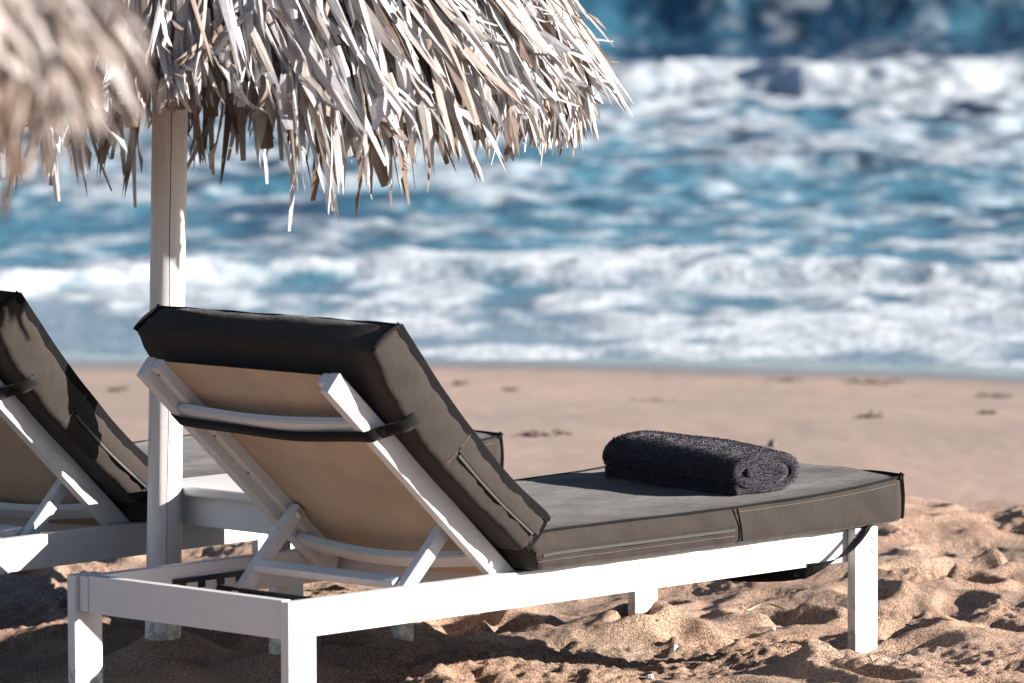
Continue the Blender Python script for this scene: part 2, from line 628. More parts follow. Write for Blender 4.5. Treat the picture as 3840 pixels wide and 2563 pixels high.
# bore fronts near the shore
yf1 = 33.2 + wob * 5 + 0.30 * np.clip(X, -4, 6) * 0.6
bore1 = sst(-0.25, 0.25, Y - yf1) * np.exp(-np.clip(Y - yf1, 0, 99) / 2.2)
z += bore1 * 0.10 * (0.7 + fbm(X * 2.5, Y * 1.6, 3, 131))
yf2 = 66.0 + wob * 9 - 0.30 * np.clip(X - 3, -9, 9)
bore2 = sst(-1.8, 0.9, Y - yf2) * np.exp(-np.clip(Y - yf2, 0, 99) / 3.2)
z += bore2 * 0.42 * (0.15 + 1.45 * fbm(X * 0.42, Y * 0.04, 3, 141))
yf3 = 87.0 + wob * 6
swell = np.exp(-((Y - yf3) / np.where(Y < yf3, 3.6, 7.5)) ** 2)
z += swell * 1.45 * (0.85 + 0.35 * fbm(X * 0.16, Y * 0.0, 2, 151)) * (np.abs(X) < 300)
sw4 = np.exp(-((Y - 118 - wob * 8) / 6.0) ** 2)
z += sw4 * 1.1
# foam
n1 = fbm(X * 1.6, Y * 0.62, 5, 161, 0.62)
n2 = fbm(X * 3.0, Y * 1.8, 4, 171, 0.6)
n3 = fbm(X * 0.33, Y * 0.16, 3, 181)
edge_sh = 27.9 - 0.40 * np.clip(X + 0.6, 0, 6) + 2.7 * (1 - sst(-1.9, -0.6, X)) + (fbm(X * 1.3, 0 * Y, 4, 191, 0.6) - 0.5) * 1.1
n4 = fbm(X * 0.75, Y * 0.26, 4, 185, 0.6)
Yw = Y + wob * 5 + (n3 - 0.5) * 7 * sst(30, 40, Y)
ZY = [24, 33, 35.5, 37.5, 40, 43, 48, 55, 60, 65, 71, 75, 80, 95, 4000]
lo = np.interp(Yw, ZY, [.37, .39, .42, .51, .49, .45, .40, .38, .38, .31, .33, .50, .53, .53, .56])
hi = np.interp(Yw, ZY, [.53, .54, .57, .70, .70, .66, .62, .60, .56, .47, .50, .74, .78, .78, .80])
amp = np.interp(Yw, ZY, [.92, .92, .92, .70, .62, .62, .66, .70, .80, .95, .90, .45, .40, .40, .4])
right = np.clip(X / 4, 0, 1) * sst(38, 42, Y)
f = n1 * 0.52 + n2 * 0.40 + n3 * 0.08 + 0.03 * right
f = 0.5 + (f - 0.5) * 1.15
f -= 0.16 * np.exp(-((X - 2.4) / 0.8) ** 2 - ((Y - 34.6) / 1.3) ** 2)
f -= 0.11 * np.exp(-((X + 0.2) / 0.8) ** 2 - ((Y - 32.0) / 0.5) ** 2)
f += 0.30 * np.exp(-((X - 8.2) / 1.6) ** 2 - ((Y - 88.0) / 4.0) ** 2)
foam_sky = amp * sst(0, 1, (f - lo) / (hi - lo))  # pale mid-water streaks: real lace plus sky reflection painted into the mask
foam_sky = np.clip(foam_sky + 0.7 * sst(0.25, 0.8, bore1 * (n2 + 0.25)), 0, 1)
foam_sky *= 0.72 + 0.28 * sst(0.36, 0.58, n2)
foam_sky *= sst(-0.12, 0.12, Y - edge_sh)
hollow = np.zeros_like(X)
for hx, hy, hw, hd in ((3.03, 64.3, .36, .8), (3.72, 63.0, .28, .55), (1.96, 60.6, .26, 1.1), (1.73, 64.7, .45, .6), (1.3, 62.6, .3, .9), (4.9, 58.5, .3, 1.2), (-1.0, 64.5, .8, .8)):
    hollow += np.exp(-(((X - hx) / hw) ** 2 + ((Y - hy + (n1 - .5) * 3) / hd) ** 2) ** 2)
hollow = np.clip(hollow, 0, 1)
hollow *= 0.55 + 0.45 * sst(0.36, 0.56, n2 * 0.6 + n1 * 0.4)
foam_sky *= 1 - 0.92 * hollow
z -= hollow * 0.10
z += foam_sky * 0.05 * (n2 - 0.2) * sst(28.5, 31, Y)
depth = np.clip(0.06 + 0.22 * sst(40, 60, Y) + 0.62 * sst(70, 77, Y) + (chop - 0.0) * 1.0 + (n4 - .5) * 2.2, 0, 1)
green = np.clip(hollow * 0.95 + 0.55 * swell * sst(0.45, 0.62, fbm(X * 0.5, Y * 0.2, 3, 201)) + 0.25 * (1 - sst(30, 36, Y)), 0, 1)
me = mesh_np('sea', np.stack([X, Y, z], -1).reshape(-1, 3), grid_faces(len(sx_), len(sy_)), M_SEA)
color_attr(me, 'foam_sky', np.stack([foam_sky, depth, green], -1).reshape(-1, 3))
shal_sky = 1 - sst(30.0, 34.0, Y + 0.5 * np.clip(X, -3, 3))
color_attr(me, 'shallow_sky', np.stack([shal_sky, shal_sky, shal_sky], -1).reshape(-1, 3))
tag(obj('sea', me, None), kind='structure')


# ------------------------------------------------------------------ cushions
def resample(poly, n):
    poly = np.asarray(poly, float)
    # Catmull-like smoothing by dense cubic interpolation through chord length
    d = np.r_[0, np.cumsum(np.hypot(*np.diff(poly, axis=0).T))]
    t = np.linspace(0, d[-1], n)
    m = np.zeros_like(poly)
    m[1:-1] = (poly[2:] - poly[:-2]) / (d[2:] - d[:-2])[:, None]
    m[0] = (poly[1] - poly[0]) / (d[1] - d[0])
    m[-1] = (poly[-1] - poly[-2]) / (d[-1] - d[-2])
    i = np.clip(np.searchsorted(d, t, side='right') - 1, 0, len(d) - 2)
    hh = (d[i + 1] - d[i])[:, None]
    u = (t - d[i])[:, None] / hh
    out = ((2 * u ** 3 - 3 * u ** 2 + 1) * poly[i] + (u ** 3 - 2 * u ** 2 + u) * hh * m[i]
           + (-2 * u ** 3 + 3 * u ** 2) * poly[i + 1] + (u ** 3 - u ** 2) * hh * m[i + 1])
    for _ in range(3):
        out[1:-1] = (out[:-2] + 2 * out[1:-1] + out[2:]) / 4
    return out


def cushion(top, bot, y0, y1, seed, crown=0.010, wr=0.0058):
    """box cushion; top/bot are XZ polylines from one end to the other"""
    ns = 64
    T, Bm = resample(top, ns), resample(bot, ns)
    th = np.hypot(*(T - Bm).T).mean()
    W = y1 - y0
    ring = []

    def arc(cy, ct, r, a0, a1, n):
        for a in np.linspace(a0, a1, n):
            ring.append((cy + r * math.cos(a), ct + r * math.sin(a)))
    rt, rb = 0.010, 0.014
    for yv in np.linspace(rb, W - rb, 22)[1:-1]:
        ring.append((yv, 0.0))
    arc(W - rb, rb, rb, -math.pi / 2, 0, 6)
    for tv in np.linspace(rb, th - rt, 6)[1:-1]:
        ring.append((W, tv))
    arc(W - rt, th - rt, rt, 0, math.pi / 2, 5)
    for yv in np.linspace(W - rt, rt, 24)[1:-1]:
        ring.append((yv, th))
    arc(rt, th - rt, rt, math.pi / 2, math.pi, 5)
    for tv in np.linspace(th - rt, rb, 6)[1:-1]:
        ring.append((0.0, tv))
    arc(rb, rb, rb, math.pi, 1.5 * math.pi, 6)
    R = np.array(ring)
    nr = len(R)
    cen = np.array([W / 2, th / 2])
    stations = []
    offs = [(-0.0115, 0.0), (-0.0125, .3), (-0.012, .6), (-0.010, .85), (-0.007, .95), (-0.003, .985)]
    tan0 = (T[0] - T[3] + Bm[0] - Bm[3])
    tan0 /= np.hypot(*tan0)
    tan1 = (T[-1] - T[-4] + Bm[-1] - Bm[-4])
    tan1 /= np.hypot(*tan1)
    for o, k in offs:
        stations.append((0, k, tan0 * -o))
    for i in range(ns):
        stations.append((i, 1.0, np.zeros(2)))
    for o, k in offs[::-1]:
        stations.append((ns - 1, k, tan1 * -o))
    P = np.zeros((len(stations), nr, 3))
    for si, (i, k, off) in enumerate(stations):
        q = cen + (R - cen) * k
        yrel = np.clip((q[:, 0] / W - 0.5) * 2, -1, 1)
        u = q[:, 1] / th
        bulge = 0.006 * np.sin(np.clip(u, 0, 1) * math.pi) * np.sign(yrel) * (np.abs(yrel) > 0.9)
        u2 = u + np.where(u > 0.8, crown / th * (1 - yrel ** 4), 0)
        xz = Bm[i] + (T[i] - Bm[i]) * u2[:, None] + off
        s = i / (ns - 1) * 2.0
        nz = (fbm(s * 5 + 0 * u, q[:, 0] * 9, 3, seed) - 0.5) * 2
        side = (fbm(s * 11 + u * 1.5, u * 1.2 + seed, 2, seed + 5) - 0.5) * 2
        dirn = (T[i] - Bm[i]) / np.hypot(*(T[i] - Bm[i]))
        xz = xz + dirn * (nz * wr * (u > 0.7))[:, None]
        P[si, :, 0] = xz[:, 0]
        P[si, :, 1] = y0 + q[:, 0] + bulge + side * 0.0055 * np.sign(yrel) * (np.abs(yrel) > 0.9)
        P[si, :, 2] = xz[:, 1]
    npnt = len(stations)
    i = np.arange(npnt - 1)[:, None]
    j = np.arange(nr)[None, :]
    F = np.stack([i * nr + j, i * nr + (j + 1) % nr, (i + 1) * nr + (j + 1) % nr, (i + 1) * nr + j], -1).reshape(-1, 4)
    me = mesh_np('cushion', P.reshape(-1, 3), F, M_FAB)
    bm = bmesh.new()
    bm.from_mesh(me)
    bmesh.ops.remove_doubles(bm, verts=bm.verts[:], dist=1e-6)
    bmesh.ops.recalc_face_normals(bm, faces=bm.faces[:])
    bpy.data.meshes.remove(me)
    return bm, T, Bm


def welt(T, Bm, y0, y1, ends=(True, True), side=0.014):
    """standing piping round the top edge and up the end corners"""
    bm = bmesh.new()
    dv = [(t - b) / np.hypot(*(t - b)) for t, b in zip(T, Bm)]
    lift = 0.25 * side
    for yv, sg in ((y0, -1), (y1, 1)):
        pts = [Vector((T[i][0] + dv[i][0] * lift, yv + sg * 0.000, T[i][1] + dv[i][1] * lift)) for i in range(len(T))]
        pts = [p + Vector((0, 0, 0.0004 * math.sin(k * 0.5))) for k, p in enumerate(pts)]
        add_sweep(bm, pts, None, side, 0.004, wds=[Vector((d[0], sg * 0.35, d[1])) for d in dv])
    for e, idx in ((0, 0), (1, -1)):
        if not ends[e]:
            continue
        tn = (T[idx] - T[3 if idx == 0 else -4])
        tn = Vector((tn[0], 0, tn[1])).normalized()
        up = Vector((dv[idx][0], 0, dv[idx][1]))
        a = Vector((T[idx][0], 0, T[idx][1]))
        b = Vector((Bm[idx][0], 0, Bm[idx][1]))
        pts = [a + Vector((0, y, 0)) + up * 0.002 + tn * 0.003 + Vector((0, 0, 0.001 * math.sin(y * 40))) for y in np.linspace(y0 - 0.006, y1 + 0.006, 26)]
        add_sweep(bm, pts, up + tn * 0.6, 0.014, 0.006)
        for yv, sg in ((y0, -1), (y1, 1)):
            pts = [a.lerp(b, k) + Vector((0, yv + sg * 0.002, 0)) + tn * (0.003 + 0.006 * math.sin(k * 3.14)) for k in np.linspace(-0.06, 0.93, 9)]
            add_sweep(bm, pts, Vector((0, sg, 0)) + tn, 0.013, 0.006)
            # gathered ear at the corner
            c = a + Vector((0, yv, 0))
            add_sweep(bm, [c - up * 0.006, c + up * 0.004 + tn * 0.004 + Vector((0, sg * 0.003, 0)), c + up * 0.009 + tn * 0.007 + Vector((0, sg * 0.005, 0))], tn, 0.012, 0.007)
    return bm


def side_line(T, Bm, y, frac, i0, i1, out=0.0075):
    sg = -1 if y < 0.3 else 1
    return [Vector((Bm[i][0] + (T[i][0] - Bm[i][0]) * frac, y + sg * out, Bm[i][1] + (T[i][1] - Bm[i][1]) * frac)) for i in range(i0, i1)]


def stitches(bm, pts, step=0.007):
    L = 0.0
    for p, q in zip(pts, pts[1:]):
        d = (q - p).length
        n = max(1, int(round(d / step)))
        for k in range(n):
            a = p.lerp(q, k / n)
            b = p.lerp(q, (k + 0.62) / n)
            add_sweep(bm, [a, b], (0, 0, 1), 0.0011, 0.0011)


# ------------------------------------------------------------------ sun lounger
LEN, WID, ZR, HR, LW, LT = 1.95, 0.7428, 0.3125, 0.083, 0.084, 0.0266
PV = Vector((0.737, 0, 0.319))
PA = Vector((-0.744, 0, 0.668)).normalized()
PN = Vector((0.668, 0, 0.744)).normalized()


def pan(s, y, n):
    v = PV + PA * s + PN * n
    return Vector((v.x, y, v.z))


def screw(parent, p, nrm, r=0.0045):
    bm = bmesh.new()
    q = Vector(nrm).normalized()
    add_tube(bm, [Vector(p), Vector(p) + q * 0.0022], r, 10)
    return obj('screw', bm, M_SCREW, parent, True)


def build_lounger(label, loc, rz, seed):
    t = thing('sun_lounger', label, 'sun lounger', loc, rz, 'white sun loungers with dark grey cushions')
    jit = random.Random(seed)
    # legs: planks fixed outside the rails
    for (x0, yo, yi, dz) in ((0.0, 0.0, LT, 0), (0.0, WID, WID - LT, 0), (LEN - LW, -0.022, 0.0046, 0), (LEN - LW, WID + 0.0, WID - LT, 0)):
        ya, yb = min(yo, yi), max(yo, yi)
        lean = jit.uniform(-0.004, 0.004)
        bm = bmesh.new()
        add_beam(bm, (x0 + LW / 2 + lean, (ya + yb) / 2, -0.14), (x0 + LW / 2, (ya + yb) / 2, ZR), yb - ya, LW, (0, 1, 0), 0.004)
        lg = obj('leg', bm, M_WHITE, t)
        if x0 > 1:
            for zz in (ZR - 0.025, ZR - 0.058):
                bmb = bmesh.new()
                s = -1 if ya < 0.3 else 1
                yy_ = ya if s < 0 else yb
                add_tube(bmb, [(x0 + LW - 0.018, yy_, zz), (x0 + LW - 0.018, yy_ + s * 0.0012, zz)], 0.008, 12)
                obj('dowel_plug', bmb, M_WHITE, lg, True)
    ry0, ry1 = 0.006, 0.036
    obj('side_rail', box((0.012, ry0, ZR - HR), (LEN - 0.004, ry1, ZR - 0.0015)), M_WHITE, t)
    ly0, ly1 = WID - LT - 0.032, WID - LT - 0.002
    obj('side_rail', box((0.012, ly0, ZR - HR), (LEN - 0.004, ly1, ZR - 0.0015)), M_WHITE, t)
    obj('end_board', box((0.014, ry1 + 0.0005, ZR - HR - 0.003), (0.042, ly0 - 0.0005, ZR + 0.0005)), M_WHITE, t)
    obj('end_board', box((LEN - 0.05, ry1 + 0.0005, ZR - HR), (LEN - 0.022, ly0 - 0.0005, ZR - 0.004)), M_WHITE, t)
    obj('cross_bar', box((0.80, ry1 + 0.0005, ZR - 0.062), (0.835, ly0 - 0.0005, ZR - 0.024)), M_WHITE, t)
    obj('cross_bar', box((1.42, ry1 + 0.0005, ZR - 0.062), (1.455, ly0 - 0.0005, ZR - 0.024)), M_WHITE, t)
    # seat sling
    P = []
    for xx in np.linspace(0.78, LEN - 0.05, 24):
        for yv in np.linspace(ry1 - 0.004, ly0 + 0.004, 12):
            k = (yv - ry1) / (ly0 - ry1)
            P.append((xx, yv, ZR - 0.006 - 0.012 * math.sin(max(0, min(1, k)) * math.pi)))
    obj('seat_sling', mesh_np('seat_sling', P, grid_faces(24, 12), M_SLING), None, t)
    # backrest
    stl = []
    for ya, yb in ((0.038, 0.066), (0.652, 0.680)):
        bm = beam(pan(-0.055, (ya + yb) / 2, -0.0275), pan(0.725, (ya + yb) / 2, -0.0275), yb - ya, 0.055, (0, 1, 0), bev=0.004)
        stl.append(obj('backrest_stile', bm, M_WHITE, t))
    for ya, yb in ((0.0668, 0.093), (0.625, 0.6512)):
        bt = obj('batten', beam(pan(0.0, (ya + yb) / 2, -0.0165), pan(0.722, (ya + yb) / 2, -0.0165), yb - ya, 0.030, (0, 1, 0), bev=0.003), M_WHITE, t)
        for s in (0.70, 0.47, 0.33, 0.17, 0.06):
            screw(bt, pan(s, (ya + yb) / 2, -0.0312), -PN)
    P = []
    for s in np.linspace(-0.03, 0.715, 24):
        for yv in np.linspace(0.085, 0.633, 16):
            k = (yv - 0.085) / 0.548
            P.append(pan(s, yv, -0.0035 - 0.014 * math.sin(k * math.pi) * math.sin(min(1, max(0, (0.715 - s) / 0.2)) * 1.57)))
    sl = obj('sling', mesh_np('sling', P, grid_faces(24, 16), M_SLING), None, t)
    for s0, bow, sw in ((0.575, 0.014, 0.056), (0.085, 0.024, 0.042)):
        pts = [pan(s0 - 0.006 * k, y, -0.040 - bow * math.sin(k * math.pi)) for k, y in ((k, 0.0668 + k * (0.6512 - 0.0668)) for k in np.linspace(0, 1, 20))]
        bm = bmesh.new()
        add_sweep(bm, pts, PA, sw, 0.019)
        bmesh.ops.bevel(bm, geom=[e for e in bm.edges if e.calc_face_angle(0) > 0.8], offset=0.003, segments=2, affect='EDGES')
        obj('back_slat', bm, M_WHITE, t)
    # prop: two struts, a bar, a rod and notched racks
    for yc in (0.111, 0.607):
        top, bot = Vector((0.600, yc, 0.425)), Vector((0.404, yc, 0.232))
        st = obj('strut', beam(bot, top, 0.027, 0.034, (0, 1, 0), bev=0.005), M_WHITE, t)
        s = -1 if yc < 0.3 else 1
        bm = bmesh.new()
        add_tube(bm, [(0.586, yc - s * 0.0138, 0.411), (0.586, yc - s * 0.019, 0.411)], 0.010, 14)
        obj('pivot_bolt', bm, M_WHITE, st, True)
    obj('strut_bar', beam((0.455, 0.1250, 0.303), (0.455, 0.5930, 0.303), 0.032, 0.020, (1, 0, 0.5), bev=0.004), M_WHITE, t)
    obj('prop_rod', tube([(0.404, 0.052, 0.247), (0.404, 0.672, 0.247)], 0.008, 12), M_METAL, t, True)
    for yc, s in ((ry1 + 0.003, 1), (ly0 - 0.003, -1)):
        bm = bmesh.new()
        add_box(bm, (0.27, yc - 0.0028, 0.268), (0.53, yc + 0.0028, 0.280), 0.001)
        for k in range(4):
            xx = 0.300 + k * 0.060
            add_beam(bm, (xx, yc, 0.2685), (xx, yc, 0.253), 0.0054, 0.020, (0, 1, 0), 0.001)
        obj('notched_rack', bm, M_METAL, t)
    for yc in (ly0 - 0.001, ry1 + 0.001):
        bm = bmesh.new()
        s = -1 if yc > 0.3 else 1
        add_tube(bm, [(0.72, yc, 0.285), (0.72, yc + s * 0.006, 0.285)], 0.011, 14)
        obj('pivot_bolt', bm, M_SCREW, t, True)
    # seat cushion
    y0, y1 = -0.034, 0.757
    top = [(0.712, 0.396), (0.77, 0.405), (0.95, 0.406), (1.4, 0.404), (1.8, 0.412), (2.015, 0.428)]
    bot = [(0.752, 0.316), (0.9, 0.3145), (1.4, 0.3145), (1.9, 0.3145), (2.015, 0.318)]
    bm, T, Bm = cushion(top, bot, y0, y1, seed)
    sc = obj('seat_cushion', bm, M_FAB, t, True)
    obj('piping', welt(T, Bm, y0, y1, (False, True), 0.0045), M_PIPE, sc)
    im = 34
    seam = [Vector((T[im][0] + (Bm[im][0] - T[im][0]) * k, y0 - 0.0085 - 0.004 * math.sin(k * 3.14), T[im][1] + (Bm[im][1] - T[im][1]) * k)) for k in np.linspace(0.0, 0.9, 9)]
    bmz = bmesh.new()
    add_tube(bmz, seam, 0.0028, 6)
    obj('seam', bmz, M_PIPE, sc)
    bmz = bmesh.new()
    add_sweep(bmz, side_line(T, Bm, y0, 0.42, 1, im, 0.0085), (0, 0, 1), 0.007, 0.005)
    obj('zip', bmz, M_ZIP, sc)
    bmz = bmesh.new()
    add_sweep(bmz, side_line(T, Bm, y0, 0.515, 0, im, 0.010), (0, -0.5, 1), 0.010, 0.004)
    obj('zip_flap', bmz, M_FAB, sc)
    bms = bmesh.new()
    stitches(bms, side_line(T, Bm, y0, 0.56, 0, im, 0.0098))
    stitches(bms, side_line(T, Bm, y0, 0.26, 0, im, 0.0080))
    stitches(bms, side_line(T, Bm, y0, 0.88, im, 63, 0.0055))
    tag(obj('stitching', bms, M_STITCH, sc), kind='stuff')
    # loose strap at the foot
    pts = [(1.905, -0.026, 0.318), (1.875, -0.034, 0.296), (1.835, -0.040, 0.270), (1.79, -0.034, 0.245), (1.74, -0.012, 0.228), (1.70, 0.035, 0.214),
           (1.66, 0.12, 0.206), (1.62, 0.24, 0.206), (1.60, 0.38, 0.212), (1.60, 0.52, 0.226), (1.64, 0.66, 0.255), (1.70, 0.735, 0.290), (1.74, 0.752, 0.316)]
    pts = resample(pts, 40)
    wds = []
    for i in range(40):
        k = i / 39
        a = k * 2.2
        wds.append((0.5, -0.75 + 0.6 * k, 0.55 - 0.25 * math.sin(a)))
    bm = bmesh.new()
    add_sweep(bm, pts, None, 0.036, 0.0025, wds)
    obj('strap', bm, M_STRAP, sc, True)
    # back cushion
    topb = [(0.770, 0.434), (0.645, 0.530), (0.534, 0.638), (0.452, 0.724), (0.384, 0.804), (0.306, 0.900)]
    botb = [(0.700, 0.368), (0.553, 0.484), (0.432, 0.588), (0.342, 0.684), (0.280, 0.764), (0.230, 0.851)]
    bm, T, Bm = cushion(topb, botb, y0, y1, seed + 9)
    bc = obj('back_cushion', bm, M_FAB, t, True)
    obj('piping', welt(T, Bm, y0, y1, (True, True), 0.021), M_PIPE, bc)
    im = 31
    bmz = bmesh.new()
    ln = side_line(T, Bm, y0, 0.45, 1, im, 0.0085)
    add_sweep(bmz, ln, PN, 0.008, 0.005)
    obj('zip', bmz, M_ZIP, bc)
    bmz = bmesh.new()
    add_sweep(bmz, side_line(T, Bm, y0, 0.55, 0, im + 1, 0.011), PN, 0.012, 0.004)
    obj('zip_flap', bmz, M_FAB, bc)
    bms = bmesh.new()
    seam = [Vector((T[im][0] + (Bm[im][0] - T[im][0]) * k, y0 - 0.0075 - 0.003 * math.sin(k * 3.14), T[im][1] + (Bm[im][1] - T[im][1]) * k)) for k in np.linspace(0.0, 0.9, 9)]
    stitches(bms, seam)
    stitches(bms, side_line(T, Bm, y0, 0.60, 0, im, 0.0095))
    tag(obj('stitching', bms, M_STITCH, bc), kind='stuff')
    # strap round the back
    pts = [pan(0.533, y0 - 0.005, 0.030), pan(0.537, y0 - 0.002, 0.008), pan(0.545, y0 + 0.020, -0.012), pan(0.555, 0.022, -0.036), pan(0.562, 0.032, -0.056)]
    w = 0.034
    pl = [pan(0.566 - 0.006 * math.sin((y - 0.04) / 0.64 * math.pi) + 0.003 * math.sin(y * 17), y, -0.0595 - 0.010 * math.sin((y - 0.04) / 0.64 * math.pi)) for y in np.linspace(0.045, 0.675, 22)]
    pts = [Vector(p) for p in pts] + pl + [pan(0.562, 0.686, -0.056), pan(0.555, 0.696, -0.036), pan(0.545, 0.735, -0.012), pan(0.537, y1 + 0.004, 0.010), pan(0.533, y1 + 0.006, 0.040)]
    pts = resample([tuple(p) for p in pts], 90)
    bm = bmesh.new()
    add_sweep(bm, pts, PA, w, 0.0028)
    obj('strap', bm, M_STRAP, bc, True)
    return t


build_lounger('white sun lounger in front with a folded towel on its dark grey cushion', LO, TH, 3)
p = L2W(0.035, 1.335, 0.002)
build_lounger('white sun lounger standing beyond the parasol pole and side table, cut off by the frame', p, TH + math.radians(2.3), 8)

# ------------------------------------------------------------------ side table
tz = 0.43
p = L2W(0.695, 0.790, 0)
t = thing('side_table', 'small white painted side table between the loungers, against the parasol pole', 'side table', p, TH)
TX, TY = 0.50, 0.462
obj('table_top', box((0, 0, tz - 0.024), (TX, TY, tz), 0.006), M_WHITE, t)
for x in (0.020, TX - 0.020 - 0.05):
    for y in (0.020, TY - 0.020 - 0.028):
        obj('leg', box((x, y, -0.10), (x + 0.05, y + 0.028, tz - 0.0245), 0.003), M_WHITE, t)
za, zb_ = tz - 0.024 - 0.074, tz - 0.0245
obj('apron', box((0.024, 0.0485, za), (0.044, TY - 0.0485, zb_)), M_WHITE, t)
obj('apron', box((TX - 0.044, 0.0485, za), (TX - 0.024, TY - 0.0485, zb_)), M_WHITE, t)
obj('apron', box((0.0705, 0.026, za), (TX - 0.0705, 0.046, zb_)), M_WHITE, t)
obj('apron', box((0.0705, TY - 0.046, za), (TX - 0.0705, TY - 0.026, zb_)), M_WHITE, t)


# ------------------------------------------------------------------ thatched parasols
def leaf_variant(rg):
    n = 7
    V_, F_ = [], []
    bend = rg.uniform(-0.10, 0.32)
    twist = rg.uniform(-1.1, 1.1)
    side = rg.uniform(-0.07, 0.07)
    fold = rg.uniform(0.10, 0.42)
    kink = rg.random() < 0.10
    kp = rg.uniform(0.45, 0.75)
    tip = rg.uniform(0.08, 0.60)
    for i in range(n):
        t = i / (n - 1)
        w = 0.5 * (0.55 + 0.45 * min(1, t * 4)) * (1 if t < 0.55 else 1 - (1 - tip) * ((t - 0.55) / 0.45) ** 1.3)
        zc = -bend * t * t
        yc = t
        if kink and t > kp:
            zc += (t - kp) * rg.uniform(0.5, 0.7)
            yc = kp + (t - kp) * 0.6
        xc = side * t * t
        a = twist * t
        notch = 0.10 if (i == n - 1 and fold > 0.24) else 0.0
        for q, zz in ((-1, 0), (0, 1), (1, 0)):
            lx, lz = q * w, zz * fold * w
            V_.append((xc * 6 + lx * math.cos(a) - lz * math.sin(a), yc - (notch if q == 0 else 0), (lx * math.sin(a) + lz * math.cos(a)), zc))
    for i in range(n - 1):
        for k in range(2):
            F_.append((i * 3 + k, i * 3 + k + 1, i * 3 + k + 4, i * 3 + k + 3))
    return np.array(V_), np.array(F_)


lr = random.Random(5)
LV = [leaf_variant(lr) for _ in range(28)]
PROFILE = np.array([(0.0, 1.02), (0.22, 0.955), (0.42, 0.855), (0.62, 0.70), (0.80, 0.515), (0.93, 0.30), (1.0, 0.12), (1.03, 0.0)])
PRO = resample(PROFILE, 60)
PD = np.r_[0, np.cumsum(np.hypot(*np.diff(PRO, axis=0).T))]


def prof(s):
    d = s * PD[-1]
    r = np.interp(d, PD, PRO[:, 0])
    zz = np.interp(d, PD, PRO[:, 1])
    dr = np.interp(min(d + 0.02, PD[-1]), PD, PRO[:, 0]) - np.interp(max(d - 0.02, 0), PD, PRO[:, 0])
    dz = np.interp(min(d + 0.02, PD[-1]), PD, PRO[:, 1]) - np.interp(max(d - 0.02, 0), PD, PRO[:, 1])
    l = math.hypot(dr, dz)
    return r, zz, dr / l, dz / l


CAMP = Vector((0, 0, CAM_Z))


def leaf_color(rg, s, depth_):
    u = rg.random() + max(0.0, depth_ - 0.25) * 0.65  # deeper leaves browner: less weathered, and shade of gaps put into colour
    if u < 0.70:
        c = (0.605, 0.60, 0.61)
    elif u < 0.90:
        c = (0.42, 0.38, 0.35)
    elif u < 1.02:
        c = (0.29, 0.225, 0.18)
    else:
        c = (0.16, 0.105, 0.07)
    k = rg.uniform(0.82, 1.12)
    return tuple(min(0.8, v * k) for v in c)


